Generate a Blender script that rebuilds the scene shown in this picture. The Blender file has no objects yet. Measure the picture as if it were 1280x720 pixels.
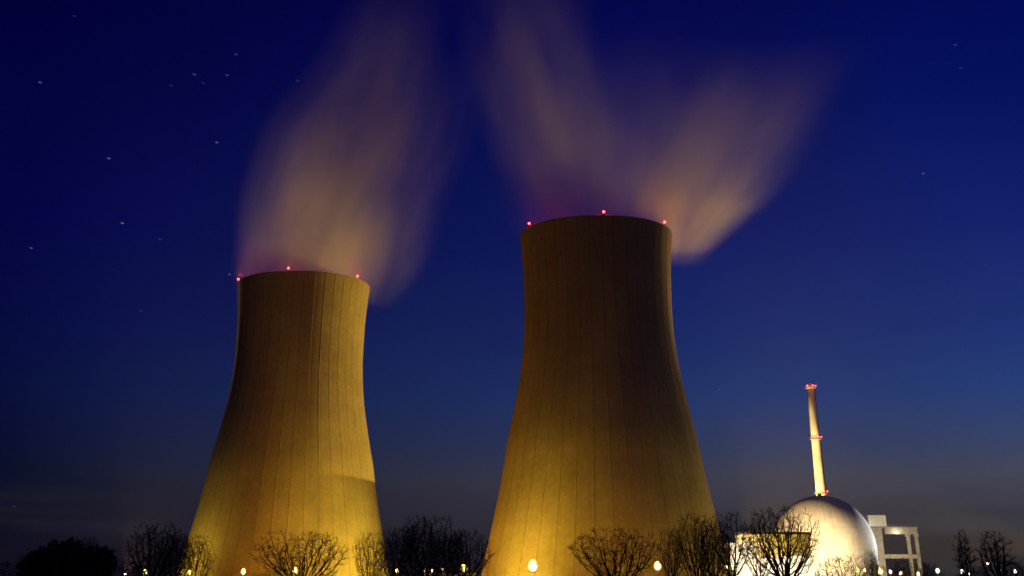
import bpy, bmesh, math, random
from mathutils import Vector, Matrix
from mathutils.kdtree import KDTree
R = math.radians
sc = bpy.context.scene
C = sc.collection
SAFE_SEED = 7

# ------------------------------------------------------------------ camera
F, PPX, PPY = 1553.0, 632.0, 30.0
TH = math.atan(718.0 / F)
CAM_H = 1.7
cam = bpy.data.cameras.new('camera')
cam.sensor_width = 36.0
cam.lens = F * 36.0 / 1280.0
cam.shift_x = (640 - PPX) / 1280.0
cam.shift_y = -(360 - PPY) / 1280.0
cam.clip_start = 0.5
cam.clip_end = 20000
co = bpy.data.objects.new('camera', cam)
co.location = (0, 0, CAM_H)
co.rotation_euler = (R(90) + TH, 0, 0)
C.objects.link(co)
sc.camera = co


def ray(px, py):
    x = (px - PPX) / F
    u = (PPY - py) / F
    return Vector((x, math.cos(TH) - u * math.sin(TH), math.sin(TH) + u * math.cos(TH)))


def at(px, py, Y):
    """world point seen at photograph pixel (px, py), Y metres away"""
    d = ray(px, py)
    return d * (Y / d.y) + Vector((0, 0, CAM_H))


def mpp(p):
    return (p[1] * math.cos(TH) + (p[2] - CAM_H) * math.sin(TH)) / F


def lin(r, g, b):
    def f(c):
        c /= 255.0
        return c / 12.92 if c <= 0.04045 else ((c + 0.055) / 1.055) ** 2.4
    return (f(r), f(g), f(b), 1.0)


# ------------------------------------------------------------------ render / exposure
sc.view_settings.view_transform = 'Standard'
sc.view_settings.look = 'None'
sc.view_settings.exposure = 0.0
sc.view_settings.gamma = 1.0
sc.render.engine = 'CYCLES'
sc.cycles.use_denoising = True
sc.cycles.max_bounces = 4
sc.cycles.diffuse_bounces = 2
sc.cycles.glossy_bounces = 1
sc.cycles.volume_bounces = 1
sc.cycles.transparent_max_bounces = 8
sc.cycles.volume_step_rate = 1.0
sc.cycles.volume_max_steps = 256
sc.cycles.sample_clamp_indirect = 4.0

# ------------------------------------------------------------------ world: night sky
W = bpy.data.worlds.new('World')
sc.world = W
W.use_nodes = True
nt = W.node_tree
nt.nodes.clear()


class NB:
    def __init__(s, tree):
        s.t = tree

    def n(s, kind, **kw):
        nd = s.t.nodes.new(kind)
        for k, v in kw.items():
            setattr(nd, k, v)
        return nd

    def l(s, a, b):
        s.t.links.new(a, b)

    def put(s, sock, v):
        if isinstance(v, bpy.types.NodeSocket):
            s.l(v, sock)
        else:
            sock.default_value = v

    def m(s, op, a, b=0.0, c=0.0, clamp=False):
        nd = s.n('ShaderNodeMath', operation=op, use_clamp=clamp)
        for i, v in enumerate((a, b, c)):
            s.put(nd.inputs[i], v)
        return nd.outputs[0]

    def v(s, op, a, b=(0, 0, 0)):
        nd = s.n('ShaderNodeVectorMath', operation=op)
        s.put(nd.inputs[0], a)
        s.put(nd.inputs[1], b)
        return nd.outputs['Value'] if op in ('DOT_PRODUCT', 'LENGTH', 'DISTANCE') else nd.outputs['Vector']

    def maprange(s, v, a, b, c=0.0, d=1.0, smooth=True):
        nd = s.n('ShaderNodeMapRange', interpolation_type='SMOOTHSTEP' if smooth else 'LINEAR')
        s.put(nd.inputs[0], v)
        for i, x in enumerate((a, b, c, d)):
            s.put(nd.inputs[i + 1], x)
        return nd.outputs[0]

    def ramp(s, v, stops):
        nd = s.n('ShaderNodeValToRGB')
        e = nd.color_ramp.elements
        while len(e) < len(stops):
            e.new(0.5)
        for i, (p, c) in enumerate(stops):
            e[i].position = p
            e[i].color = c
        s.put(nd.inputs[0], v)
        return nd.outputs[0]

    def mix(s, f, a, b, blend='MIX'):
        nd = s.n('ShaderNodeMix', data_type='RGBA', blend_type=blend)
        s.put(nd.inputs[0], f)
        s.put(nd.inputs[6], a)
        s.put(nd.inputs[7], b)
        return nd.outputs[2]

    def noise(s, vec, scale, detail=2.0, rough=0.5):
        nd = s.n('ShaderNodeTexNoise')
        if vec is not None:
            s.put(nd.inputs['Vector'], vec)
        nd.inputs['Scale'].default_value = scale
        nd.inputs['Detail'].default_value = detail
        nd.inputs['Roughness'].default_value = rough
        return nd.outputs[0]

    def comb(s, x, y, z):
        nd = s.n('ShaderNodeCombineXYZ')
        for i, v in enumerate((x, y, z)):
            s.put(nd.inputs[i], v)
        return nd.outputs[0]

    def sep(s, v):
        nd = s.n('ShaderNodeSeparateXYZ')
        s.put(nd.inputs[0], v)
        return nd.outputs

    def curve(s, v, pts):
        """pts (x, y) with x and y in 0..1"""
        nd = s.n('ShaderNodeFloatCurve')
        cm = nd.mapping
        c = cm.curves[0]
        while len(c.points) < len(pts):
            c.points.new(0.5, 0.5)
        for p, (x, y) in zip(c.points, sorted(pts)):
            p.location = (x, y)
        cm.update()
        s.put(nd.inputs['Value'], v)
        return nd.outputs[0]


b = NB(nt)
tc = b.n('ShaderNodeTexCoord')
D = tc.outputs['Generated']
dx, dy, dz = b.sep(D)
elev = b.m('MULTIPLY', b.m('ARCSINE', dz), 180 / math.pi)          # degrees
hor = b.m('ARCTAN2', dx, dy)
az = b.m('MULTIPLY', hor, 180 / math.pi)
e01 = b.m('DIVIDE', elev, 30.0, clamp=True)


def E(y):   # elevation (0..1 of 30 degrees) of a row of the photograph
    return max(0.0, min(1.0, math.degrees(TH - math.atan((y - PPY) / F)) / 30.0))


def stops(rows):
    return sorted([(E(y), lin(*c)) for y, c in rows], key=lambda q: q[0])


left = b.ramp(e01, stops([(740, (9, 8, 18)), (670, (11, 11, 27)), (600, (0, 8, 35)), (500, (2, 10, 56)),
                          (300, (0, 3, 65)), (150, (0, 2, 60)), (0, (0, 0, 53))]))
right = b.ramp(e01, stops([(740, (50, 46, 47)), (690, (56, 52, 55)), (640, (66, 64, 73)), (600, (70, 72, 90)), (560, (55, 68, 106)), (500, (37, 62, 121)),
                           (420, (27, 47, 113)), (300, (16, 31, 104)), (150, (3, 18, 92)), (0, (0, 6, 84))]))
azf = b.maprange(az, -22.0, 21.0, 0.0, 1.0, smooth=False)
sky = b.mix(azf, left, right)
# low bank of cloud on the horizon, right
nz = b.noise(b.comb(b.m('MULTIPLY', az, 0.05), b.m('MULTIPLY', elev, 0.6), 0.0), 1.6, 3.0)
bank = b.m('MULTIPLY', b.maprange(elev, 2.15, 2.5, 1.0, 0.0), b.maprange(az, 10.0, 19.0, 0.0, 1.0))
bank2 = b.m('MULTIPLY', b.m('MULTIPLY', b.maprange(nz, 0.45, 0.7), b.maprange(elev, 2.0, 5.5, 1.0, 0.0)), 0.35)
sky = b.mix(b.m('MULTIPLY', bank, 0.55), sky, (0.017, 0.014, 0.016, 1))
sky = b.mix(bank2, sky, (0.026, 0.024, 0.030, 1))
big = b.noise(D, 3.0, 3.0)
sky = b.mix(1.0, sky, b.ramp(big, [(0.3, (0.9, 0.9, 0.9, 1)), (0.7, (1.1, 1.1, 1.1, 1))]), 'MULTIPLY')
# stars (short trails of a long exposure), as directions in the sky
STARS = [(50, 103, .5), (243, 93, .35), (284, 94, .25), (295, 68, .25), (254, 104, .12), (214, 107, .12),
         (136, 198, .6), (271, 178, .5), (153, 279, .7), (200, 299, .22), (39, 310, .4), (287, 343, .35),
         (372, 101, .2), (1154, 217, .35), (1194, 56, .22), (1201, 85, .12), (176, 389, .15), (899, 487, .25),
         (699, 32, .15), (1232, 331, .1), (18, 633, .12), (93, 20, .12)]
star = None
for (px, py, a) in STARS:
    c = ray(px, py).normalized()
    rt = c.cross(Vector((0, 0, 1))).normalized()
    up = rt.cross(c)
    k1, k2 = 1 / 0.0016, 1 / 0.0007
    o = b.v('SUBTRACT', D, tuple(c))
    u1 = b.m('MULTIPLY', b.v('DOT_PRODUCT', o, tuple(rt + up * -0.12)), k1)
    v1 = b.m('MULTIPLY', b.v('DOT_PRODUCT', o, tuple(up + rt * 0.12)), k2)
    r2 = b.m('ADD', b.m('MULTIPLY', u1, u1), b.m('MULTIPLY', v1, v1))
    front = b.v('DOT_PRODUCT', D, tuple(c))
    s = b.m('MULTIPLY', b.m('MULTIPLY', b.m('SUBTRACT', 1.0, r2, clamp=True), a * .25),
            b.m('GREATER_THAN', front, 0.0))
    star = s if star is None else b.m('ADD', star, s)
sky = b.mix(1.0, sky, b.mix(star, (0, 0, 0, 1), (.75, .8, 1, 1)), 'ADD')
bg = b.n('ShaderNodeBackground')
b.l(sky, bg.inputs[0])
bg.inputs[1].default_value = 1.0
wo = b.n('ShaderNodeOutputWorld')
b.l(bg.outputs[0], wo.inputs['Surface'])

# ------------------------------------------------------------------ helpers


def tag(o, label=None, cat=None, group=None, kind=None):
    if label:
        o['label'] = label
    if cat:
        o['category'] = cat
    if group:
        o['group'] = group
    if kind:
        o['kind'] = kind
    return o


def empty(name, loc, rz=0.0):
    o = bpy.data.objects.new(name, None)
    o.empty_display_size = 1.0
    o.location = loc
    o.rotation_euler = (0, 0, rz)
    C.objects.link(o)
    return o


def obj(name, bm, m, parent=None, smooth=False, loc=None):
    me = bpy.data.meshes.new(name)
    if isinstance(bm, tuple):
        me.from_pydata(bm[0], [], bm[1])
    else:
        bm.to_mesh(me)
        bm.free()
    me.update()
    if smooth:
        me.polygons.foreach_set('use_smooth', [True] * len(me.polygons))
    if m is not None:
        me.materials.append(m)
    o = bpy.data.objects.new(name, me)
    C.objects.link(o)
    if parent is not None:
        o.parent = parent
    if loc is not None:
        o.location = loc
    return o


def add_box(bm, x0, x1, y0, y1, z0, z1, M=None):
    vs = [bm.verts.new((x, y, z)) for z in (z0, z1) for y in (y0, y1) for x in (x0, x1)]
    for q in ((0, 2, 3, 1), (4, 5, 7, 6), (0, 1, 5, 4), (1, 3, 7, 5), (3, 2, 6, 7), (2, 0, 4, 6)):
        bm.faces.new([vs[i] for i in q])
    if M is not None:
        bmesh.ops.transform(bm, matrix=M, verts=vs)
    return vs


def add_lathe(bm, prof, n=32, cap0=True, cap1=True, c=(0, 0, 0)):
    rings = []
    for r, z in prof:
        rings.append([bm.verts.new((c[0] + r * math.cos(2 * math.pi * i / n), c[1] + r * math.sin(2 * math.pi * i / n), c[2] + z))
                      for i in range(n)])
    for a, d in zip(rings, rings[1:]):
        for i in range(n):
            j = (i + 1) % n
            bm.faces.new((a[i], a[j], d[j], d[i]))
    if cap0:
        bm.faces.new(list(reversed(rings[0])))
    if cap1:
        bm.faces.new(rings[-1])


def add_tube(bm, p0, p1, r0, r1=None, n=8):
    p0, p1 = Vector(p0), Vector(p1)
    r1 = r0 if r1 is None else r1
    d = (p1 - p0).normalized()
    a = d.cross(Vector((0, 0, 1)) if abs(d.z) < .95 else Vector((1, 0, 0))).normalized()
    c = d.cross(a)
    A = [bm.verts.new(p0 + (a * math.cos(t) + c * math.sin(t)) * r0) for t in [2 * math.pi * i / n for i in range(n)]]
    B = [bm.verts.new(p1 + (a * math.cos(t) + c * math.sin(t)) * r1) for t in [2 * math.pi * i / n for i in range(n)]]
    for i in range(n):
        j = (i + 1) % n
        bm.faces.new((A[i], A[j], B[j], B[i]))
    bm.faces.new(list(reversed(A)))
    bm.faces.new(B)


def add_sphere(bm, c, r, n=12):
    m = Matrix.Translation(c)
    bmesh.ops.create_uvsphere(bm, u_segments=n, v_segments=max(6, n // 2), radius=r, matrix=m)


def light(name, kind, loc, power, col, parent=None, target=None, **kw):
    L = bpy.data.lights.new(name, kind)
    L.energy = power
    L.color = col
    L.shadow_soft_size = 0.0
    for k, v in kw.items():
        setattr(L, k, v)
    o = bpy.data.objects.new(name, L)
    C.objects.link(o)
    o.location = loc
    if parent is not None:
        o.parent = parent
    if target is not None:
        base = Vector(loc) + (parent.location if parent is not None else Vector())
        o.rotation_euler = (Vector(target) - base).to_track_quat('-Z', 'Y').to_euler()
    return o


# ------------------------------------------------------------------ materials
def mat(name, base, rough=0.9, var=0.0, scale=1.0, metal=0.0, emit=None, estr=0.0, spec=0.2, coord='Object'):
    m = bpy.data.materials.new(name)
    m.use_nodes = True
    t = m.node_tree
    p = t.nodes['Principled BSDF']
    p.inputs['Roughness'].default_value = rough
    p.inputs['Metallic'].default_value = metal
    p.inputs['Specular IOR Level'].default_value = spec
    p.inputs['Base Color'].default_value = (*base, 1)
    if emit is not None:
        p.inputs['Emission Color'].default_value = (*emit, 1)
        p.inputs['Emission Strength'].default_value = estr
    if var:
        nb = NB(t)
        q = nb.n('ShaderNodeTexCoord').outputs[coord]
        n1 = nb.noise(q, scale, 5.0, 0.6)
        col = nb.ramp(n1, [(0.3, tuple(c * (1 - var) for c in base) + (1,)), (0.7, tuple(c * (1 + var) for c in base) + (1,))])
        nb.l(col, p.inputs['Base Color'])
    return m


NRIB = 40
RIB0 = 0.0


def shell_material():
    m = bpy.data.materials.new('tower_concrete')
    m.use_nodes = True
    t = m.node_tree
    p = t.nodes['Principled BSDF']
    p.inputs['Roughness'].default_value = 0.92
    p.inputs['Specular IOR Level'].default_value = 0.1
    nb = NB(t)
    q = nb.n('ShaderNodeTexCoord').outputs['Object']
    x, y, z = nb.sep(q)
    ang = nb.m('ARCTAN2', y, x)
    # large cloudy weathering and vertical run-off streaks
    n1 = nb.noise(q, 0.045, 6.0, 0.65)
    n2 = nb.noise(nb.comb(nb.m('MULTIPLY', nb.m('COSINE', ang), 30.0), nb.m('MULTIPLY', nb.m('SINE', ang), 30.0),
                          nb.m('MULTIPLY', z, 0.012)), 0.9, 4.0, 0.65)
    n3 = nb.noise(q, 0.5, 4.0, 0.6)
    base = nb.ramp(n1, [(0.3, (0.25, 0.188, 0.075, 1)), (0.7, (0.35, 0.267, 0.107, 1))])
    base = nb.mix(1.0, base, nb.ramp(n2, [(0.3, (0.93, 0.925, 0.92, 1)), (0.65, (1.03, 1.03, 1.02, 1))]), 'MULTIPLY')
    base = nb.mix(1.0, base, nb.ramp(n3, [(0.3, (0.88, 0.88, 0.88, 1)), (0.7, (1.08, 1.08, 1.08, 1))]), 'MULTIPLY')
    # pour joints every 1.5 m lift and a dark line beside every rib, run-off plus rib shade put into the colour
    fr = nb.m('FRACT', nb.m('DIVIDE', z, 4.5))
    band = nb.m('MULTIPLY', nb.maprange(fr, 0.0, 0.05, 1.0, 0.0), 0.10)
    base = nb.mix(band, base, (0.14, 0.12, 0.09, 1))
    lift = nb.noise(nb.comb(0.0, 0.0, nb.m('FLOOR', nb.m('DIVIDE', z, 4.5))), 7.3, 0.0)
    base = nb.mix(1.0, base, nb.ramp(lift, [(0.3, (0.95, 0.95, 0.95, 1)), (0.7, (1.04, 1.04, 1.04, 1))]), 'MULTIPLY')
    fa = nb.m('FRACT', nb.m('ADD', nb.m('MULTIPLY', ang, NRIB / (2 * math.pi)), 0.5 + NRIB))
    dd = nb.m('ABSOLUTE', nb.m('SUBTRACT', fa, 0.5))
    rib_shade_stain = nb.m('MULTIPLY', nb.maprange(dd, 0.02, 0.05, 1.0, 0.0), nb.maprange(n2, 0.3, 0.6, 1.0, 0.75))
    base = nb.mix(nb.m('MULTIPLY', rib_shade_stain, 0.32), base, (0.05, 0.042, 0.03, 1))
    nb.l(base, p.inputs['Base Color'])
    bp = nb.n('ShaderNodeBump')
    bp.inputs['Strength'].default_value = 0.4
    bp.inputs['Distance'].default_value = 0.15
    nb.l(n3, bp.inputs['Height'])
    nb.l(bp.outputs[0], p.inputs['Normal'])
    return m


M = {}
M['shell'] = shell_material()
M['concrete'] = mat('grey_concrete', (0.30, 0.28, 0.25), 0.9, 0.25, 0.4)
M['dome'] = mat('dome_concrete', (0.52, 0.49, 0.43), 0.75)


def dome_detail(m):
    t = m.node_tree
    nb = NB(t)
    q = nb.n('ShaderNodeTexCoord').outputs['Object']
    x, y, z = nb.sep(q)
    ang = nb.m('ARCTAN2', y, x)
    n1 = nb.noise(q, 0.10, 5.0, 0.6)
    n2 = nb.noise(nb.comb(nb.m('MULTIPLY', nb.m('COSINE', ang), 22.0), nb.m('MULTIPLY', nb.m('SINE', ang), 22.0), nb.m('MULTIPLY', z, 0.05)), 0.8, 4.0, 0.65)
    c = nb.ramp(n1, [(0.3, (0.44, 0.41, 0.35, 1)), (0.7, (0.58, 0.55, 0.49, 1))])
    c = nb.mix(1.0, c, nb.ramp(n2, [(0.3, (0.84, 0.83, 0.82, 1)), (0.65, (1.05, 1.04, 1.03, 1))]), 'MULTIPLY')
    fa = nb.m('ABSOLUTE', nb.m('SUBTRACT', nb.m('FRACT', nb.m('MULTIPLY', ang, 36 / (2 * math.pi))), 0.5))
    fz = nb.m('ABSOLUTE', nb.m('SUBTRACT', nb.m('FRACT', nb.m('DIVIDE', z, 3.0)), 0.5))
    ln = nb.m('MAXIMUM', nb.maprange(fa, 0.46, 0.49, 0.0, 1.0), nb.maprange(fz, 0.455, 0.485, 0.0, 1.0))
    c = nb.mix(nb.m('MULTIPLY', ln, 0.22), c, (0.12, 0.11, 0.09, 1))
    nb.l(c, t.nodes['Principled BSDF'].inputs['Base Color'])


dome_detail(M['dome'])
M['white'] = mat('white_cladding', (0.74, 0.73, 0.70), 0.6, 0.06, 0.3)
M['beige'] = mat('beige_cladding', (0.42, 0.36, 0.25), 0.8, 0.15, 0.25)
M['dark'] = mat('dark_roofing', (0.03, 0.03, 0.032), 0.8, 0.3, 0.6)
M['steel'] = mat('galvanised_steel', (0.32, 0.32, 0.33), 0.5, 0.15, 2.0, metal=0.6)
M['glass'] = mat('dark_glass', (0.02, 0.025, 0.03), 0.15, spec=0.6)
M['chimney'] = mat('stack_concrete', (0.36, 0.34, 0.30), 0.9, 0.2, 0.15)
M['bark'] = mat('bark', (0.060, 0.047, 0.036), 0.95, 0.4, 1.5)
M['bark_dark'] = mat('dark_bark', (0.030, 0.025, 0.022), 0.95, 0.4, 1.5)
M['leaf'] = mat('evergreen_foliage', (0.018, 0.022, 0.014), 0.9, 0.5, 1.0)
M['grass'] = mat('meadow_grass', (0.045, 0.055, 0.025), 1.0, 0.5, 0.08)
M['asphalt'] = mat('yard_asphalt', (0.05, 0.05, 0.052), 0.9, 0.25, 0.2)


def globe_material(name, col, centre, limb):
    """lamp globe with its soft lens glow put into the emission: bright in the middle, fainter towards the limb"""
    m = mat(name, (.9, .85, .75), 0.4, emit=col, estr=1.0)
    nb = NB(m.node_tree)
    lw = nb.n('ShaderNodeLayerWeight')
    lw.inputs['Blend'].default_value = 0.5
    f = nb.m('POWER', nb.m('SUBTRACT', 1.0, lw.outputs['Facing'], clamp=True), 5.0)  # fade from core to limb imitates the glow round a lamp
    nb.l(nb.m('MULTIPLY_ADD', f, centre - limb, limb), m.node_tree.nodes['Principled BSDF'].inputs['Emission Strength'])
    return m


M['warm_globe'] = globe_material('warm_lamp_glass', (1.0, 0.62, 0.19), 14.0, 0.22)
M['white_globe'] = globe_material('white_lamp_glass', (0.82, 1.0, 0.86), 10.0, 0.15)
M['red_lens'] = mat('red_lamp_glass', (1.0, 0.1, 0.1), 0.4, emit=(1.0, 0.07, 0.06), estr=9.0)
M['flood_lens'] = mat('floodlight_glass', (1, .9, .7), 0.4, emit=(1.0, 0.78, 0.42), estr=40.0)

WARM = (1.0, 0.45, 0.012)
SOD = (1.0, 0.74, 0.10)
NEUT = (1.0, 0.82, 0.52)
COOL = (0.86, 0.93, 1.0)
RED = (1.0, 0.06, 0.07)

# ------------------------------------------------------------------ ground, yard, hills
g = bmesh.new()
bmesh.ops.create_grid(g, x_segments=40, y_segments=40, size=5100)
obj('ground', g, M['grass'])
bpy.data.objects['ground']['kind'] = 'structure'
g = bmesh.new()
add_box(g, -260, 420, 385, 960, -0.2, 0.02)
tag(obj('yard', g, M['asphalt']), kind='structure')


def hills():
    rng = random.Random(3)
    vs, fs = [], []
    n = 220
    rows = 5
    for j in range(rows):
        t = j / (rows - 1)
        for i in range(n + 1):
            a = R(-70 + 140 * i / n)
            rr = 3600 + 1200 * t
            h = 45 + 16 * math.sin(i * .11 + 1) + 10 * math.sin(i * .29) + 6 * math.sin(i * .83) + rng.uniform(-3, 3)
            z = -4 + h * math.sin(math.pi * t)
            vs.append((rr * math.sin(a), rr * math.cos(a), z))
    for j in range(rows - 1):
        for i in range(n):
            k = j * (n + 1) + i
            fs.append((k, k + 1, k + n + 2, k + n + 1))
    tag(obj('hills', (vs, fs), M['leaf'], smooth=True), kind='structure')


hills()

# ------------------------------------------------------------------ cooling towers
PROF = [(8.0, 49.6), (16, 47.8), (25, 45.7), (33, 43.9), (42, 42.0), (50.5, 40.4), (60, 38.9), (70, 36.7), (79, 34.9), (88, 33.3),
        (98, 32.1), (108, 31.5), (118, 31.5), (129, 31.85), (138, 32.5), (146.4, 33.3)]
TOP = 146.4


def prof(z):
    for (a, ra), (c, rc) in zip(PROF, PROF[1:]):
        if z <= c:
            t = (z - a) / (c - a)
            break
    i = PROF.index((a, ra))
    p0 = PROF[i - 1] if i > 0 else (2 * a - c, 2 * ra - rc)
    p3 = PROF[i + 2] if i + 2 < len(PROF) else (2 * c - a, 2 * rc - ra)
    m0 = (rc - p0[1]) / (c - p0[0]) * (c - a)
    m1 = (p3[1] - ra) / (p3[0] - a) * (c - a)
    t2, t3 = t * t, t * t * t
    return ra * (2 * t3 - 3 * t2 + 1) + m0 * (t3 - 2 * t2 + t) + rc * (-2 * t3 + 3 * t2) + m1 * (t3 - t2)


def shell_mesh():
    vs, fs = [], []
    per = 8
    n = NRIB * per
    rows = 56
    zs = [8.0 + (TOP - 8.0) * j / rows for j in range(rows)] + [TOP - .35, TOP - .15]

    def ring(fn):
        k = len(vs)
        for i in range(n):
            vs.append(fn(i))
        return k

    offs = {0: 0.0}
    rings = []
    for z in zs:
        r = prof(z)

        def f(i, r=r, z=z):
            k, s = divmod(i, per)
            # rib of 0.9 m width standing 0.45 m out, around the angle of every rib
            w = 0.22 / r
            base = 2 * math.pi * k / NRIB
            step = 2 * math.pi / NRIB
            angs = [-w, -w * .6, w * .6, w, w * 2, step * .35, step * .65, step - w * 2]
            d = [0, .06, .06, 0, 0, 0, 0, 0][s]
            a = base + angs[s]
            return ((r + d) * math.cos(a), (r + d) * math.sin(a), z)
        rings.append(ring(f))
    # rim beam turning inwards and the inner face
    for z, t in [(TOP, .15), (TOP, 1.25), (TOP, 1.4), (TOP - 1.2, 1.4), (TOP - 1.3, .5)] + [(zz, .5) for zz in reversed(zs[:-2:5])]:
        r = prof(z) - t
        rings.append(ring(lambda i, r=r, z=z: (r * math.cos(2 * math.pi * i / n), r * math.sin(2 * math.pi * i / n), z)))
    for a, c in zip(rings, rings[1:]):
        for i in range(n):
            j = (i + 1) % n
            fs.append((a + i, a + j, c + j, c + i))
    a, c = rings[-1], rings[0]
    for i in range(n):
        j = (i + 1) % n
        fs.append((a + i, a + j, c + j, c + i))
    return vs, fs


def column_mesh():
    bm = bmesh.new()
    r0, r1 = 51.8, 49.4
    dA = math.pi / NRIB
    for s in (-1, 1):
        add_tube(bm, (r0, 0, 0.6), (r1 * math.cos(s * dA), r1 * math.sin(s * dA), 8.3), 0.55, 0.5, 8)
    return bm


def tower(cx, cy, label, lamp_angles):
    t = empty('cooling_tower', (cx, cy, 0))
    tag(t, label, 'cooling tower', 'cooling towers of the power plant')
    if 'shell' not in tower.__dict__:
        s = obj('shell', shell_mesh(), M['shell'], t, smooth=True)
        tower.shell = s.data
        bm = bmesh.new()
        add_lathe(bm, [(50.0, 0.0), (55.0, 0.0), (55.0, 1.1), (54.6, 1.1), (54.6, .6), (50.0, .6)], 96, False, False)
        q = obj('basin', bm, M['concrete'], t)
        tower.basin = q.data
        q = obj('column', column_mesh(), M['concrete'], t)
        tower.col = q.data
        first = 1
    else:
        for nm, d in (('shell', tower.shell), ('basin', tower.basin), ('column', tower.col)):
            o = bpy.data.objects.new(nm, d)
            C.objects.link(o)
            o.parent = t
    for k in range(1, NRIB):
        o = bpy.data.objects.new('column', tower.col)
        C.objects.link(o)
        o.parent = t
        o.rotation_euler = (0, 0, 2 * math.pi * k / NRIB)
    for a in lamp_angles:
        a = R(a)
        r = prof(TOP) + .1
        p = Vector((r * math.sin(a), -r * math.cos(a), TOP))
        bm = bmesh.new()
        add_box(bm, -.22, .22, -.22, .22, 0.003, .3)
        add_tube(bm, (0, 0, .28), (0, 0, .75), .12)
        w = obj('warning_light', bm, M['steel'], t, loc=p)
        w.rotation_euler = (0, 0, a)
        bm = bmesh.new()
        add_sphere(bm, (0, 0, 1.2), .55, 12)
        obj('lens', bm, M['red_lens'], w, smooth=True)
        light('warning_glow', 'POINT', p + Vector((0, 0, 3.6)), 1900, RED, t)
    return t


TR = (39.6, 535.0)
TL = (-102.8, 632.0)
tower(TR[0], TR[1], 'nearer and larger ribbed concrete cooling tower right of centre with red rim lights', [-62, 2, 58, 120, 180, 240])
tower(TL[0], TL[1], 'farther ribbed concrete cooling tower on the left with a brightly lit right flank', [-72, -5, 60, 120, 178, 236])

# ------------------------------------------------------------------ steam


def plume_material(name, Z, px, pr, dens, D0, ry_k, seed, zmax, col=(1, .94, .74)):
    """density from the object coordinates: centre line px(z), half width pr(z), strength dens(z)"""
    m = bpy.data.materials.new(name)
    m.use_nodes = True
    t = m.node_tree
    t.nodes.clear()
    nb = NB(t)
    q = nb.n('ShaderNodeTexCoord').outputs['Object']
    x, y, z = nb.sep(q)
    z01 = nb.m('DIVIDE', nb.m('SUBTRACT', z, Z[0]), Z[1] - Z[0], clamp=True)

    def cv(pts, lo, hi):
        c = nb.curve(z01, [((a - Z[0]) / (Z[1] - Z[0]), (v - lo) / (hi - lo)) for a, v in pts])
        return nb.m('MULTIPLY_ADD', c, hi - lo, lo)
    xc = cv(px, -150, 250)
    rr = cv(pr, 0, 150)
    dn = cv(dens, 0, 1)
    u = nb.m('DIVIDE', nb.m('SUBTRACT', x, xc), rr)
    v = nb.m('DIVIDE', y, nb.m('MULTIPLY', rr, ry_k))
    # the streaks follow the flow: noise in the coordinates of the plume
    zz = nb.m('MULTIPLY', z, 0.006)
    wob = nb.noise(nb.comb(nb.m('ADD', u, seed), v, zz), 1.3, 2.0)
    u2 = nb.m('ADD', u, nb.m('MULTIPLY', nb.m('SUBTRACT', wob, 0.5), 0.7))
    q2 = nb.m('ADD', nb.m('MULTIPLY', u2, u2), nb.m('MULTIPLY', v, v))
    fall = nb.maprange(nb.m('SQRT', q2), 0.0, 1.0, 1.0, 0.0)
    st = nb.noise(nb.comb(nb.m('ADD', u, seed * 1.7), nb.m('ADD', v, 3.1), nb.m('MULTIPLY', z, 0.008)), 2.1, 3.0, 0.55)
    stk = nb.maprange(st, 0.30, 0.70, 0.2, 1.6)
    d = nb.m('MULTIPLY', nb.m('MULTIPLY', nb.m('POWER', fall, 1.15), stk), nb.m('MULTIPLY', dn, D0))
    pv = nb.n('ShaderNodeVolumePrincipled')
    pv.inputs['Color'].default_value = (*col, 1)
    pv.inputs['Anisotropy'].default_value = 0.1
    nb.l(d, pv.inputs['Density'])
    out = nb.n('ShaderNodeOutputMaterial')
    nb.l(pv.outputs[0], out.inputs['Volume'])
    m.cycles.volume_sampling = 'MULTIPLE_IMPORTANCE'
    return m


def interp(pts, z):
    pts = sorted(pts)
    if z <= pts[0][0]:
        return pts[0][1]
    for (a, va), (c, vc) in zip(pts, pts[1:]):
        if z <= c:
            t = (z - a) / (c - a)
            return va + (vc - va) * t
    return pts[-1][1]


def strand(root, px, pr, dens, D0, ry_k=1.0, seed=0.0, col=(1, 1, 1)):
    Z = (min(p[0] for p in px), max(p[0] for p in px))
    m = plume_material('steam', Z, px, pr, dens, D0, ry_k, seed, Z[1], col)
    vs, fs = [], []
    n, rows = 24, 30
    for j in range(rows + 1):
        z = Z[0] + (Z[1] - Z[0]) * j / rows
        r = interp(pr, z) * 1.12
        x = interp(px, z)
        for i in range(n):
            a = 2 * math.pi * i / n
            vs.append((x + r * math.cos(a), r * ry_k * math.sin(a), z))
    for j in range(rows):
        for i in range(n):
            k = (i + 1) % n
            fs.append((j * n + i, j * n + k, (j + 1) * n + k, (j + 1) * n + i))
    fs.append(tuple(reversed(range(n))))
    fs.append(tuple(rows * n + i for i in range(n)))
    return obj('steam_strand', (vs, fs), m, root)


def edges(T, rows):
    """rows of (py, left px, right px): centre line and half width relative to the tower's rim centre"""
    px, pr = [], []
    for py, l, r in rows:
        p = at((l + r) / 2, py, T[1])
        z = p.z - TOP
        px.append((z, p.x - T[0]))
        pr.append((z, (r - l) / 2 * mpp(p)))
    return px, pr


def dens_rows(T, rows):
    return [(at(640, py, T[1]).z - TOP, d) for py, d in rows]


def plume(T, label, strands, col):
    root = empty('steam_plume', (T[0], T[1], TOP))
    tag(root, label, 'steam', 'steam plumes above the cooling towers')
    for k, (rows, dr, D0, ry) in enumerate(strands):
        px, pr = edges(T, rows)
        strand(root, px, pr, dens_rows(T, dr), D0, ry, 1.37 * k + T[0] * .01, col)


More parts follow.
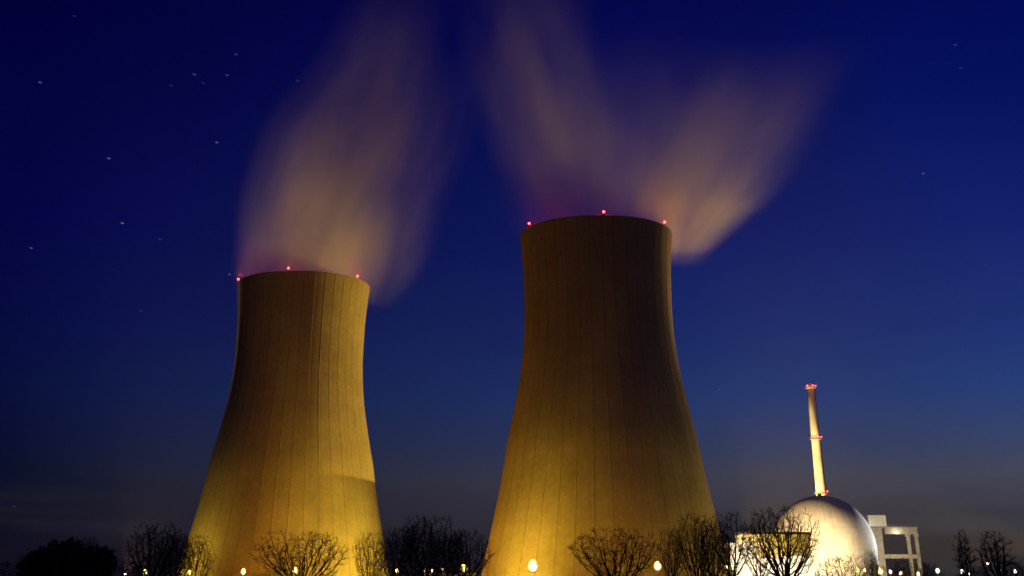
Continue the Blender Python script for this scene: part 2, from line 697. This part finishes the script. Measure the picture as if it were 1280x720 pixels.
plume(TL, 'pale brown steam drifting up from the left cooling tower into the dark blue sky', [
    ([(374, 294, 478), (345, 290, 488), (300, 294, 505), (250, 302, 525), (200, 318, 550), (150, 330, 570), (100, 365, 575), (50, 395, 575), (0, 420, 580), (-60, 440, 590)],
     [(374, 1), (345, 1), (300, .95), (250, .85), (200, .7), (150, .5), (100, .32), (50, .18), (0, .08), (-60, 0)], 0.046, .85),
    ([(385, 430, 500), (350, 420, 535), (300, 425, 560), (250, 440, 580), (200, 460, 600), (150, 480, 612), (100, 500, 620), (60, 515, 625)],
     [(385, .1), (350, .6), (300, .9), (250, .8), (200, .6), (150, .4), (100, .25), (60, 0)], 0.011, .8),
], (1, .94, .82))
plume(TR, 'broad two armed steam cloud blown left and right above the nearer cooling tower', [
    ([(305, 640, 800), (268, 620, 820), (200, 585, 810), (150, 570, 800), (100, 560, 785), (50, 550, 770), (0, 545, 760), (-60, 540, 750)],
     [(305, 1), (268, 1), (200, .8), (150, .65), (100, .5), (50, .35), (0, .2), (-60, 0)], 0.020, .6),
    ([(334, 815, 892), (318, 806, 900), (300, 795, 920), (270, 775, 960), (240, 765, 1000), (200, 765, 1045), (150, 785, 1085), (100, 820, 1110), (50, 860, 1130)],
     [(334, 0), (318, .35), (300, 1), (270, 1), (240, .5), (200, .2), (150, .11), (100, .05), (50, 0)], 0.055, .55),
    ([(305, 645, 845), (260, 640, 880), (200, 640, 910), (150, 640, 930), (100, 640, 950), (40, 650, 960)],
     [(305, 1), (260, .9), (200, .55), (150, .3), (100, .12), (40, 0)], 0.014, .6),
], (1, .93, .50))

# ------------------------------------------------------------------ reactor building
DOME = (189.4, 800.0)


def reactor():
    t = empty('reactor_building', (DOME[0], DOME[1], 0))
    tag(t, 'pale reactor building with a hemispherical dome lit white and yellow', 'reactor building')
    r = 30.0
    bm = bmesh.new()
    add_lathe(bm, [(r, 0), (r, 14), (r, 28)], 96, True, False)
    obj('wall', bm, M['dome'], t, smooth=True)
    bm = bmesh.new()
    pr = [(r * math.cos(R(a)), 28 + r * math.sin(R(a))) for a in range(0, 89, 3)]
    add_lathe(bm, pr, 96, False, True)
    obj('dome', bm, M['dome'], t, smooth=True)
    bm = bmesh.new()
    add_lathe(bm, [(1.2, 57.9), (1.2, 59.0), (0.2, 59.3)], 16)
    obj('vent_cap', bm, M['steel'], t)
    return t


reactor()

# vent stack behind the dome
CH = at(1021, 560, 900)


def stack():
    x = CH.x
    t = empty('vent_stack', (x, 900, 0))
    tag(t, 'tall slender concrete vent stack behind the dome with three tiers of red lights', 'chimney')
    H = at(1014, 480, 900).z
    r0, r1 = 4.3, 2.7
    bm = bmesh.new()
    add_lathe(bm, [(r0, 0), (r0 + (r1 - r0) * .35, H * .35), (r0 + (r1 - r0) * .7, H * .7), (r1, H), (r1 - .35, H), (r1 - .35, H - 4)], 32, True, True)
    obj('shaft', bm, M['chimney'], t, smooth=True)
    for zz in (at(1014, 485, 900).z, at(1021, 549, 900).z, at(1028, 617, 900).z):
        rr = r0 + (r1 - r0) * zz / H
        bm = bmesh.new()
        add_lathe(bm, [(rr + .02, zz - .7), (rr + .95, zz - .15), (rr + .95, zz), (rr + .02, zz)], 32, False, False)
        pf = obj('platform', bm, M['steel'], t)
        bm = bmesh.new()
        for i in range(16):
            a = 2 * math.pi * i / 16
            add_tube(bm, ((rr + .88) * math.cos(a), (rr + .88) * math.sin(a), zz), ((rr + .88) * math.cos(a), (rr + .88) * math.sin(a), zz + 1.2), .06, n=5)
        for h in (.6, 1.2):
            add_lathe(bm, [(rr + .85, zz + h - .05), (rr + .92, zz + h - .05), (rr + .92, zz + h + .05), (rr + .85, zz + h + .05), (rr + .85, zz + h - .05)], 32, False, False)
        obj('railing', bm, M['steel'], pf)
        for a in (-55, 15, 75, 180):
            a = R(a)
            p = Vector(((rr + .6) * math.sin(a), -(rr + .6) * math.cos(a), zz + .02))
            bm = bmesh.new()
            add_tube(bm, (0, 0, 0), (0, 0, .9), .22)
            w = obj('warning_light', bm, M['steel'], t, loc=p)
            bm = bmesh.new()
            add_sphere(bm, (0, 0, 1.3), .5, 10)
            obj('lens', bm, M['red_lens'], w, smooth=True)
        light('warning_glow', 'POINT', (0, -(rr + 3.5), zz + 2.5), 500, RED, t)
    bm = bmesh.new()
    add_tube(bm, (1.6, -.5, H), (1.6, -.5, H + 3.5), .18)
    obj('lightning_rod', bm, M['steel'], t)


stack()

# gantry beside the dome


def gantry():
    Y = 826.0
    p = at(1095, 690, Y)
    t = empty('equipment_gantry', (p.x, Y, 0))
    tag(t, 'concrete equipment hatch gantry with slab tower and portal beam right of the dome', 'gantry')
    X = lambda px, py: at(px, py, Y).x - p.x
    Z = lambda py: at(1100, py, Y).z
    bm = bmesh.new()
    add_box(bm, X(1089, 690), X(1105.5, 690), 0, 9, 0, Z(659.5))
    obj('slab_tower', bm, M['concrete'], t)
    bm = bmesh.new()
    add_box(bm, X(1083, 690), X(1088.8, 690), 3, 9, 0, Z(650))
    obj('stair_shaft', bm, M['concrete'], t)
    bm = bmesh.new()
    add_box(bm, X(1085, 650), X(1107, 650), -1, 9, Z(657.8), Z(644))
    obj('hoist_house', bm, M['white'], t)
    bm = bmesh.new()
    add_box(bm, X(1106.5, 663), X(1147, 663), .5, 3.5, Z(667.5), Z(660))
    obj('crane_beam', bm, M['concrete'], t)
    bm = bmesh.new()
    add_box(bm, X(1084, 659), X(1148, 659), .2, 8.8, Z(660) + .005, Z(658.2))
    obj('walkway', bm, M['steel'], t)
    bm = bmesh.new()
    for k in range(17):
        xx = X(1086, 659) + (X(1147, 659) - X(1086, 659)) * k / 16
        add_tube(bm, (xx, .3, Z(658.2)), (xx, .3, Z(658.2) + 1.1), .05, n=5)
    add_tube(bm, (X(1086, 659), .3, Z(658.2) + 1.1), (X(1147, 659), .3, Z(658.2) + 1.1), .06, n=5)
    obj('railing', bm, M['steel'], t)
    for px in (1134.0, 1144.2):
        bm = bmesh.new()
        x0, x1 = X(px, 668), X(px + 3.4, 668)
        add_box(bm, x0, x1, .8, 3.0, 0, Z(667.5) - .005)
        vs = add_box(bm, x0 - .5, x1 + .5, .7, 3.1, Z(667.5) - 1.4, Z(667.5) - .008)
        obj('leg', bm, M['concrete'], t)
    bm = bmesh.new()
    add_box(bm, X(1105.5, 696) + .005, X(1148.5, 696), -.4, .79, Z(698), Z(693))
    obj('cross_beam', bm, M['concrete'], t)
    q = Vector((X(1120, 665), -.25, Z(665)))
    bm = bmesh.new()
    add_box(bm, q.x - .6, q.x + .6, -.2, .49, q.z - .25, q.z + .25)
    lm = obj('beam_lamp', bm, M['steel'], t)
    bm = bmesh.new()
    add_box(bm, q.x - .45, q.x + .45, -.26, -.203, q.z - .2, q.z + .2)
    obj('lens', bm, M['flood_lens'], lm)
    light('beam_glow', 'POINT', (q.x, -1.6, q.z - .8), 1500, NEUT, t)


gantry()

# ------------------------------------------------------------------ plant halls
def hall(name, label, cat, x0, x1, y0, y1, h, wallm, roofm, parapet=.6, grid=None, group=None):
    cx, cy = (x0 + x1) / 2, (y0 + y1) / 2
    t = empty(name, (cx, cy, 0))
    tag(t, label, cat, group)
    bm = bmesh.new()
    add_box(bm, x0 - cx, x1 - cx, y0 - cy, y1 - cy, 0, h)
    obj('wall', bm, wallm, t)
    bm = bmesh.new()
    add_box(bm, x0 - cx - .25, x1 - cx + .25, y0 - cy - .25, y1 - cy + .25, h + .004, h + parapet)
    obj('roof', bm, roofm, t)
    if grid:
        n, zz, w, hh = grid
        for k in range(n):
            u = x0 - cx + (x1 - x0) * (k + .5) / n
            bm = bmesh.new()
            add_box(bm, u - w / 2, u + w / 2, y0 - cy - .14, y0 - cy - .005, zz, zz + hh)
            f = obj('window', bm, M['steel'], t)
            bm = bmesh.new()
            add_box(bm, u - w / 2 + .15, u + w / 2 - .15, y0 - cy - .19, y0 - cy - .145, zz + .15, zz + hh - .15)
            obj('pane', bm, M['glass'], f)
    bm = bmesh.new()
    add_box(bm, x1 - cx - 7, x1 - cx - 4, y0 - cy - .12, y0 - cy - .005, 0, 3.6)
    obj('door', bm, M['steel'], t)
    return t


YA = 640.0
a0, a1 = at(911, 690, YA), at(945, 690, YA)
b0, b1 = at(945.6, 700, YA), at(1025, 700, YA)
hA = at(927, 680, YA).z
hB = at(985, 696, YA).z
hall('service_hall', 'taller brightly floodlit white plant hall at left of the lit pair', 'hall', a0.x, a1.x, YA, YA + 30, hA, M['white'], M['white'], .4, (4, hA * .35, 2.6, 1.6))
hall('service_hall', 'lower long floodlit white plant hall in front of the dome', 'hall', b0.x, b1.x, YA + 1, YA + 30, hB, M['white'], M['white'], .4, (7, hB * .4, 2.2, 1.5))
c0, c1 = at(928, 690, 700), at(1014, 690, 700)
hC = at(980, 668, 700).z
hall('turbine_hall', 'beige flat roofed plant hall with dark roof edge behind the white halls', 'hall', c0.x, c1.x, 700, 718, hC, M['beige'], M['dark'], 1.2)
# hall added out of sight behind the nearer tower (its roof shades the foot of the left tower from the far mast)
hall('added_shade_hall', 'tall beige block added out of view behind the nearer cooling tower for its shadow', 'hall', 20.0, 66.0, 636.0, 700.0, 42.0, M['beige'], M['dark'], 1.0)
# low building between the towers, seen over the lamps
d0, d1 = at(528, 720, 600), at(596, 720, 600)
hall('pump_house', 'low yellow lit pump house between the two cooling towers behind the trees', 'building', d0.x, d1.x, 600, 618, at(560, 716, 600).z, M['beige'], M['dark'], .5, (5, 3.5, 2.4, 1.6))

# ------------------------------------------------------------------ lamps
WORDS = {}


def street_lamp(px, py, Y, gr, col, power, label, kind='warm'):
    p = at(px, py, Y)
    gr *= 1.75  # globe enlarged to take in the lamp's halo
    t = empty('street_lamp', (p.x, Y, 0))
    tag(t, label, 'street lamp', 'lamps of the power plant yard')
    bm = bmesh.new()
    add_lathe(bm, [(.22, 0), (.2, .6), (.1, 1.0), (.075, p.z - gr - .05)], 10)
    obj('pole', bm, M['white'] if px == 902 else M['steel'], t, smooth=True)
    bm = bmesh.new()
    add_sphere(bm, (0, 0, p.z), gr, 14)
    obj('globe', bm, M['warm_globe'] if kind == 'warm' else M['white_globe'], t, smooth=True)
    bm = bmesh.new()
    add_lathe(bm, [(gr * .36, p.z + gr * .94), (gr * .25, p.z + gr * 1.06), (.06, p.z + gr * 1.12)], 14)
    obj('cap', bm, M['steel'], t, smooth=True)
    if power:
        light('lamp_glow', 'POINT', (0, 0, p.z + gr * 1.3 + .35), power, col, t)
    return t


WL = WARM
LAMPS = [
    (127, 718, 400, .42, WL, 9000, 'warm lamp below the dense dark evergreens at far left', 'warm'),
    (181, 716, 400, .48, WL, 12000, 'warm lamp under the rounded bare tree left of the left tower', 'warm'),
    (237, 716, 430, .40, WL, 12000, 'warm lamp at the left foot of the left cooling tower', 'warm'),
    (304, 715, 545, .62, WL, 25000, 'warm globe lamp before the left cooling tower just left of its bare tree', 'warm'),
    (369, 714, 545, .66, WL, 25000, 'warm globe lamp shining through the bare tree before the left cooling tower', 'warm'),
    (496, 714, 520, .36, WL, 9000, 'small warm lamp near the right foot of the left tower', 'warm'),
    (533, 713, 520, .68, WL, 16000, 'large warm lamp under the big tree between the towers', 'warm'),
    (541, 714, 560, .45, WL, 4000, 'smaller warm lamp close beside a large one under the tree between the towers', 'warm'),
    (553, 711, 560, .34, COOL, 2500, 'small white lamp between two warm lamps between the cooling towers', 'white'),
    (580, 711, 470, .72, WL, 22000, 'warm lamp under the bare tree at the left foot of the nearer tower', 'warm'),
    (666, 708, 460, 1.15, WL, 11500, 'largest and brightest globe lamp before the nearer cooling tower', 'warm'),
    (822, 708, 460, .82, WL, 10000, 'bright globe lamp right of the spreading tree before the nearer tower', 'warm'),
    (908, 709, 430, .38, WL, 5000, 'warm lamp on a white post beside the floodlit white hall', 'warm'),
    (1037, 713, 560, .62, WL, 7000, 'warm lamp at left among the shrubs below the dome', 'warm'),
    (1054, 714, 560, .30, WL, 3000, 'faint warm lamp among the shrubs below the middle of the dome', 'warm'),
    (1072, 713, 560, .58, WL, 6000, 'warm lamp below the right half of the dome', 'warm'),
    (1081, 713, 580, .42, WL, 5000, 'warm lamp just below the right edge of the dome', 'warm'),
    (1100, 715, 540, .66, WL, 8000, 'bright warm lamp at the foot of the gantry slab tower', 'warm'),
    (1113, 715, 560, .46, COOL, 3000, 'white lamp under the gantry beam nearest the slab tower', 'white'),
    (1126, 717, 560, .40, WL, 3000, 'warm lamp under the gantry cross beam', 'warm'),
    (1148, 718, 540, .46, NEUT, 3000, 'pale warm lamp at the foot of the gantry right leg', 'warm'),
    (1172, 714, 520, .52, COOL, 4000, 'white lamp standing between the gantry and the poplars', 'white'),
    (1203, 715, 520, .54, COOL, 4000, 'white lamp at the foot of the left poplar', 'white'),
    (1212, 718, 560, .34, COOL, 1500, 'dim white lamp low beside the brighter one below the left poplar', 'white'),
    (1250, 713, 600, .34, COOL, 1500, 'small white lamp at the foot of the right hand bare tree', 'white'),
    (1269, 715, 560, .42, COOL, 2000, 'white lamp at the far right edge', 'white'),
]
for a in LAMPS:
    street_lamp(*a)

# ------------------------------------------------------------------ floodlights on the ground


def floodlight(x, y, h, target, power, col, label, angle=100, blend=.6, soft=.5):
    t = empty('floodlight', (x, y, 0))
    tag(t, label, 'floodlight', 'floodlights of the power plant')
    d = (Vector(target) - Vector((x, y, h))).normalized()
    rot = d.to_track_quat('Y', 'Z').to_matrix().to_4x4()
    Mx = Matrix.Translation((0, 0, h)) @ rot
    bm = bmesh.new()
    add_lathe(bm, [(.28, 0), (.22, .4), (.12, .6), (.1, h - .45)], 10)
    obj('pole', bm, M['steel'], t)
    bm = bmesh.new()
    add_box(bm, -.5, .5, -.35, .15, -.38, .38, Mx)
    hs = obj('housing', bm, M['steel'], t)
    bm = bmesh.new()
    add_box(bm, -.44, .44, .153, .2, -.32, .32, Mx)
    obj('lens', bm, M['flood_lens'], hs)
    light('flood_beam', 'SPOT', Vector((0, 0, h)) + d * .6, power, col, t, target=target,
          spot_size=R(angle), spot_blend=blend, shadow_soft_size=soft)


# ground floods in front of the towers
floodlight(TR[0] - 54, 474, 3, (TR[0] - 26, 505, 22), 120000, SOD, 'floodlight at the left foot of the nearer cooling tower', 84, .9)
floodlight(TR[0] + 8, 466, 3, (TR[0], 500, 20), 5000, SOD, 'floodlight in front of the nearer cooling tower', 84, .9)
floodlight(TR[0] + 70, 480, 3, (TR[0] + 26, 515, 22), 45000, SOD, 'floodlight at the right foot of the nearer cooling tower', 84, .9)
floodlight(TL[0] + 76, 566, 3, (TL[0] + 20, 610, 24), 345000, SOD, 'floodlight at the right foot of the left cooling tower', 84, .9)
floodlight(TL[0] - 58, 580, 3, (TL[0] - 25, 615, 24), 85000, SOD, 'floodlight at the left foot of the left cooling tower', 84, .9)
# far plant flood raking the left tower's right flank, from behind the nearer tower
floodlight(302, 735, 26, (TL[0], 625, 66), 9000000, (1, .69, .15), 'tall floodlight mast out to the right of the gantry', 40, .75, 2.0)
# rear floods added out of sight to light the steam from the plant side
floodlight(TL[0] - 110, 760, 14, (TL[0] + 10, 632, 225), 1250000, (1, .60, .42), 'added steam light at the far left behind the left cooling tower', 70)
floodlight(TR[0] + 120, 660, 14, (TR[0] + 50, 535, 190), 1900000, (1, .60, .34), 'added steam light behind the right side of the nearer cooling tower', 60)
floodlight(TR[0] - 20, 690, 14, (TR[0] - 20, 535, 200), 160000, (1, .62, .42), 'added steam light behind the middle of the nearer cooling tower', 60)
# plant area by the dome
floodlight(DOME[0] - 50, 733, 22, (DOME[0] - 8, 775, 42), 620000, (1, .70, .32), 'floodlight at the left front of the dome')
floodlight(105, 685, 20, (DOME[0] - 5, 780, 48), 330000, (1, .74, .40), 'added fill light in front of the beige hall facing the dome', 60, .8)  # fill light added to lift the dark upper side of the dome
floodlight(DOME[0] + 2, 735, 12, (DOME[0] + 2, 770, 28), 110000, (1, .80, .46), 'floodlight in front of the dome', 100)
floodlight(DOME[0] + 84, 806, 14, (DOME[0] + 30, 804, 34), 620000, (.95, .97, 1), 'white floodlight beside the gantry facing the dome', 52, .7)
floodlight(DOME[0] + 60, 700, 18, (TR[0] + 30, 530, 70), 600000, (1, .76, .34), 'floodlight mast between the dome and the nearer cooling tower', 60)
floodlight(at(930, 710, 610).x, 612, 6, (at(927, 700, YA).x, YA, hA * .6), 46000, NEUT, 'floodlight before the taller white hall', 130)
floodlight(at(965, 710, 610).x, 614, 6, (at(965, 705, YA).x, YA, hB * .6), 42000, NEUT, 'floodlight before the left end of the lower white hall', 130)
floodlight(at(1006, 710, 610).x, 614, 6, (at(1006, 705, YA).x, YA, hB * .6), 42000, NEUT, 'floodlight before the right end of the lower white hall', 130)
floodlight(at(960, 700, 670).x, 676, 18, (at(965, 690, 700).x, 700, hC * .8), 60000, SOD, 'floodlight before the beige hall', 130)
floodlight(at(1118, 700, 790).x, 792, 8, (at(1115, 670, 826).x, 826, 30), 60000, (1, .76, .36), 'floodlight before the gantry', 110)
floodlight(CH.x - 60, 850, 30, (CH.x, 900, 105), 3000000, (1, .64, .20), 'floodlight facing the vent stack', 80)

# ------------------------------------------------------------------ trees


def grow(seed, H, W, stems, fork=.1, lean=.5, n=1500, zc=.60, zr=.41, step=.42, reach=3.6, kill=.75, twig=.022, up=.30, keep=.75, top=2.2):
    """bare tree grown towards points spread through its crown; returns (trunk tubes, crown tubes)"""
    rng = random.Random(seed)
    pts = []
    lob = [(rng.uniform(0, 6.28), rng.uniform(.10, .22), rng.randint(2, 5)) for _ in range(3)]
    while len(pts) < n:
        x, y, z = (rng.uniform(-1, 1) for _ in range(3))
        d = math.sqrt(x * x + y * y + z * z)
        a = math.atan2(y, x)
        lim = 1.0 + sum(m * math.sin(k * a + ph + z * 2.5) for ph, m, k in lob) * .6
        if d > lim or rng.random() > .35 + .65 * d:
            continue
        # narrower towards the ground: a fan
        w = (W / 2) * min(1.0, .45 + .55 * (z + 1) * .9)
        pts.append(Vector((x * w, y * w, H * (zc + z * zr))))
    zf = H * fork
    nodes, par, dirs = [Vector((0, 0, 0))], [-1], [Vector((0, 0, 1))]

    def add(p, i, d):
        nodes.append(p)
        par.append(i)
        dirs.append(d)
        return len(nodes) - 1
    i = 0
    while nodes[i].z < zf:
        i = add(nodes[i] + Vector((rng.gauss(0, .04), rng.gauss(0, .04), step)), i, Vector((0, 0, 1)))
    ntrunk = i
    for k in range(stems):
        a = 2 * math.pi * (k * .618 + rng.uniform(-.06, .06))
        sp = lean * math.sqrt((k + .4) / stems)
        d = Vector((sp * math.cos(a), sp * math.sin(a), 1)).normalized()
        j = i
        for q in range(int(H * .22 / step)):
            d = (d + Vector((rng.gauss(0, .05), rng.gauss(0, .05), .02))).normalized()
            j = add(nodes[j] + d * step, j, d)
    used = {}
    for it in range(75):
        if not pts:
            break
        kd = KDTree(len(nodes))
        for k, p in enumerate(nodes):
            kd.insert(p, k)
        kd.balance()
        pull = {}
        for p in pts:
            _c, k, dist = kd.find(p)
            if dist < reach or it < 3:
                v = (p - nodes[k]).normalized()
                if k in pull:
                    pull[k] += v
                else:
                    pull[k] = v.copy()
        if not pull:
            break
        new = []
        drop = set()
        for k, v in pull.items():
            used[k] = used.get(k, 0) + 1
            if used[k] > 3:
                drop.add(k)
                continue
            if v.length < 1e-4:
                continue
            d = (v.normalized() + dirs[k] * keep + Vector((rng.gauss(0, .10), rng.gauss(0, .10), up + rng.gauss(0, .06)))).normalized()
            new.append(add(nodes[k] + d * step, k, d))
        if drop:
            pts = [p for p in pts if kd.find(p)[1] not in drop]
        if not new:
            continue
        kd = KDTree(len(new))
        for q, k in enumerate(new):
            kd.insert(nodes[k], q)
        kd.balance()
        pts = [p for p in pts if kd.find(p)[2] > kill]
        if len(nodes) > 9000:
            break
    # fine twigs at and near the tips
    kids = [0] * len(nodes)
    for k in range(1, len(nodes)):
        kids[par[k]] += 1
    base_n = len(nodes)
    for k in range(ntrunk + 1, base_n):
        nt = 6 if kids[k] == 0 else (1 if kids[k] == 1 and rng.random() < .8 and nodes[k].z > H * .3 else 0)
        for _ in range(nt):
            j, d = k, dirs[k]
            ax = d.cross(Vector((rng.gauss(0, 1), rng.gauss(0, 1), rng.gauss(0, 1)))).normalized()
            d = (Matrix.Rotation(R(rng.uniform(8, 38)), 3, ax) @ d + Vector((0, 0, .12))).normalized()
            for _q in range(rng.randint(2, 4)):
                d = (d + Vector((rng.gauss(0, .10), rng.gauss(0, .10), .05))).normalized()
                j = add(nodes[j] + d * step * .85, j, d)
    # pipe model for the thickness
    area = [0.0] * len(nodes)
    for k in range(len(nodes) - 1, 0, -1):
        if area[k] == 0.0:
            area[k] = twig ** top
        area[par[k]] += area[k]
    rad = [max(twig * .66, .60 * v ** (1 / top)) for v in area]
    trunk, crown = [], []
    for k in range(1, len(nodes)):
        pr = rad[par[k]] if par[k] <= ntrunk and k <= ntrunk else min(rad[par[k]], rad[k] * 1.25)
        (trunk if k <= ntrunk else crown).append((nodes[par[k]].copy(), nodes[k].copy(), pr, rad[k]))
    return trunk, crown


def tubes_mesh(name, segs, m, n0=5):
    vs, fs = [], []
    for p0, p1, ra, rb in segs:
        n = n0 if ra > .09 else 3
        d = (p1 - p0)
        if d.length < 1e-6:
            continue
        d.normalize()
        a = d.cross(Vector((0, 0, 1)) if abs(d.z) < .95 else Vector((1, 0, 0))).normalized()
        c = d.cross(a)
        k = len(vs)
        for q, r in ((p0, ra), (p1, rb)):
            for i in range(n):
                t = 2 * math.pi * i / n
                vs.append(tuple(q + (a * math.cos(t) + c * math.sin(t)) * r))
        for i in range(n):
            j = (i + 1) % n
            fs.append((k + i, k + j, k + n + j, k + n + i))
    me = bpy.data.meshes.new(name)
    me.from_pydata(vs, [], fs)
    me.materials.append(m)
    return me


def leafy(seed, segs, count, size):
    """small leaf clumps spread through the volume of an evergreen crown"""
    rng = random.Random(seed)
    vs, fs = [], []
    for _ in range(count):
        p0, p1, _a, _b = rng.choice(segs)
        c = p0.lerp(p1, rng.random()) + Vector((rng.gauss(0, .35), rng.gauss(0, .35), rng.gauss(0, .3)))
        u = Vector((rng.gauss(0, 1), rng.gauss(0, 1), rng.gauss(0, 1))).normalized()
        w = u.cross(Vector((rng.gauss(0, 1), rng.gauss(0, 1), rng.gauss(0, 1)))).normalized()
        s = size * rng.uniform(.5, 1.3)
        k = len(vs)
        for q in (u * s, w * s * .6, -u * s, -w * s * .6):
            vs.append(tuple(c + q))
        fs.append((k, k + 1, k + 2, k + 3))
    return vs, fs


PROTO = {}


def proto(key, m, **kw):
    tr, cr = grow(**kw)
    bx = [abs(s[1].x) for s in cr]
    bz = max(s[1].z for s in cr)
    bx.sort()
    w = bx[int(len(bx) * .985)]
    PROTO[key] = (tubes_mesh('trunk', tr, m, 8), tubes_mesh('crown', cr, m, 5), w, bz, cr)


proto('fan_a', M['bark'], seed=11, H=17, W=21, stems=9, lean=.95, fork=.06, n=1700, twig=.024)
proto('fan_b', M['bark'], seed=23, H=17, W=20, stems=8, lean=.85, fork=.09, n=1600, twig=.024)
proto('broad_a', M['bark'], seed=31, H=20, W=13, stems=7, lean=.45, fork=.14, n=1700, twig=.026)
proto('broad_b', M['bark_dark'], seed=47, H=20, W=16, stems=9, lean=.6, fork=.12, n=2100, twig=.028)
proto('poplar', M['bark_dark'], seed=53, H=20, W=5.0, stems=5, lean=.14, fork=.06, n=1200, twig=.028, up=.9, zc=.55, zr=.45, kill=.6)
proto('shrub', M['bark'], seed=61, H=7, W=9, stems=10, lean=1.2, fork=.02, n=1100, twig=.018, zc=.52, zr=.47, step=.25, kill=.42, reach=2.4)
proto('everg', M['bark_dark'], seed=71, H=14, W=11, stems=7, lean=.6, fork=.10, n=1100, twig=.03)
LEAF = bpy.data.meshes.new('foliage')
_v, _f = leafy(5, PROTO['everg'][4], 10000, .32)
LEAF.from_pydata(_v, [], _f)
LEAF.materials.append(M['leaf'])


def tree(px, py, wpx, Y, key, rz, label, cat='tree', name='bare_tree', group='bare trees in front of the power plant'):
    top = at(px, py, Y)
    base = at(px + (px - PPX) * (748 - py) / 4000.0, 748, Y)
    t = empty(name, (base.x, Y, 0), R(rz))
    tag(t, label, cat, group)
    tm, cm, w, bz, _ = PROTO[key]
    sx = (wpx / 2 * mpp(top)) / w
    t.scale = (sx, sx, top.z / bz)
    for nm, me in (('trunk', tm), ('crown', cm)):
        o = bpy.data.objects.new(nm, me)
        C.objects.link(o)
        o.parent = t
    if key == 'everg':
        o = bpy.data.objects.new('foliage', LEAF)
        C.objects.link(o)
        o.parent = t
    return t


TREES = [
    (52, 682, 46, 300, 'everg', 10, 'dense dark evergreen at the far left, leftmost of its clump'),
    (86, 671, 54, 310, 'everg', 130, 'dense dark evergreen in the middle of the far left clump, the tallest'),
    (124, 680, 40, 290, 'everg', 250, 'dense dark evergreen on the right of the far left clump'),
    (113, 668, 26, 320, 'broad_b', 40, 'slim bare tree rising out of the far left evergreen clump'),
    (522, 654, 54, 350, 'broad_b', 75, 'bare tree behind, left of the tallest tree between the towers'),
    (560, 661, 50, 355, 'broad_b', 215, 'bare tree behind, right of the tallest tree between the towers'),
    (222, 663, 44, 330, 'broad_b', 160, 'bare tree behind the rounded tree at the left edge of the left tower'),
    (888, 648, 46, 330, 'broad_b', 45, 'bare tree behind, between the tall ones at the right edge of the nearer tower'),
    (15, 697, 50, 330, 'shrub', 30, 'low dark shrub at the left edge of the view'),
    (199, 651, 72, 300, 'broad_b', 20, 'rounded dark bare tree standing clear left of the left cooling tower'),
    (248, 664, 50, 290, 'fan_b', 80, 'bare tree lit on its branches at the left edge of the left cooling tower'),
    (160, 694, 50, 320, 'shrub', 75, 'low bare shrub between the far left evergreens and the rounded tree'),
    (380, 659, 112, 280, 'fan_a', 0, 'wide fan shaped bare tree in front of the left cooling tower'),
    (330, 712, 34, 300, 'shrub', 110, 'low shrub left of the fan shaped tree before the left tower'),
    (467, 660, 50, 290, 'fan_b', 200, 'slim bare tree at the right edge of the left cooling tower'),
    (497, 656, 44, 320, 'broad_b', 140, 'dark bare tree between the towers, leftmost of the three there'),
    (535, 641, 76, 330, 'broad_a', 60, 'tallest dark bare tree midway between the two towers'),
    (582, 659, 62, 300, 'broad_a', 170, 'dark bare tree at the left foot of the nearer cooling tower'),
    (768, 655, 108, 270, 'fan_b', 0, 'wide spreading bare tree in front of the nearer cooling tower'),
    (838, 657, 34, 290, 'broad_a', 240, 'slim bare tree right of the bright lamp before the nearer tower'),
    (867, 638, 52, 300, 'broad_b', 300, 'tall dark bare tree covering the lower right edge of the nearer tower'),
    (909, 636, 52, 310, 'broad_a', 15, 'tall bare tree just right of the nearer tower beside the white hall'),
    (974, 630, 92, 290, 'broad_b', 100, 'large dark bare tree in front of the halls and the left half of the dome'),
    (945, 650, 40, 320, 'broad_a', 330, 'bare tree above the taller white hall left of the large dark tree'),
    (1052, 690, 66, 270, 'shrub', 0, 'wide low bare shrub in front of the dome'),
    (1088, 686, 22, 280, 'broad_a', 210, 'small thin bare tree at the right edge of the dome'),
    (1122, 694, 34, 320, 'shrub', 200, 'dark low shrub under the gantry beam'),
    (1156, 699, 40, 330, 'shrub', 290, 'dark low shrub right of the gantry legs'),
    (1200, 660, 24, 300, 'poplar', 0, 'narrow upright poplar, left of the pair at the right'),
    (1238, 661, 40, 320, 'poplar', 90, 'wider upright bare tree, right of the pair at the right'),
    (1262, 697, 44, 340, 'shrub', 150, 'low dark shrub at the right edge of the view'),
    (1215, 702, 46, 340, 'shrub', 250, 'low dark shrub between the two poplars at the right'),
]
for a in TREES:
    k = a[4]
    nm, cat, grp = ('evergreen_tree', 'tree', 'dense evergreens at the far left') if k == 'everg' else \
        ('bare_shrub', 'shrub', 'low shrubs in front of the power plant') if k == 'shrub' else \
        ('poplar_tree', 'tree', 'upright poplars at the right') if k == 'poplar' else ('bare_tree', 'tree', 'bare trees in front of the power plant')
    tree(*a, cat=cat, name=nm, group=grp)

# ------------------------------------------------------------------ haze
HAZE = 2.5e-5
if HAZE:
    hm = bpy.data.materials.new('night_haze')
    hm.use_nodes = True
    t = hm.node_tree
    t.nodes.clear()
    pv = t.nodes.new('ShaderNodeVolumePrincipled')
    pv.inputs['Color'].default_value = (0.9, 0.9, 0.9, 1)
    pv.inputs['Density'].default_value = HAZE
    ho = t.nodes.new('ShaderNodeOutputMaterial')
    t.links.new(pv.outputs[0], ho.inputs['Volume'])
    bm = bmesh.new()
    add_box(bm, -5200, 5200, -5200, 5200, -6, 345)
    tag(obj('haze', bm, hm), kind='stuff')
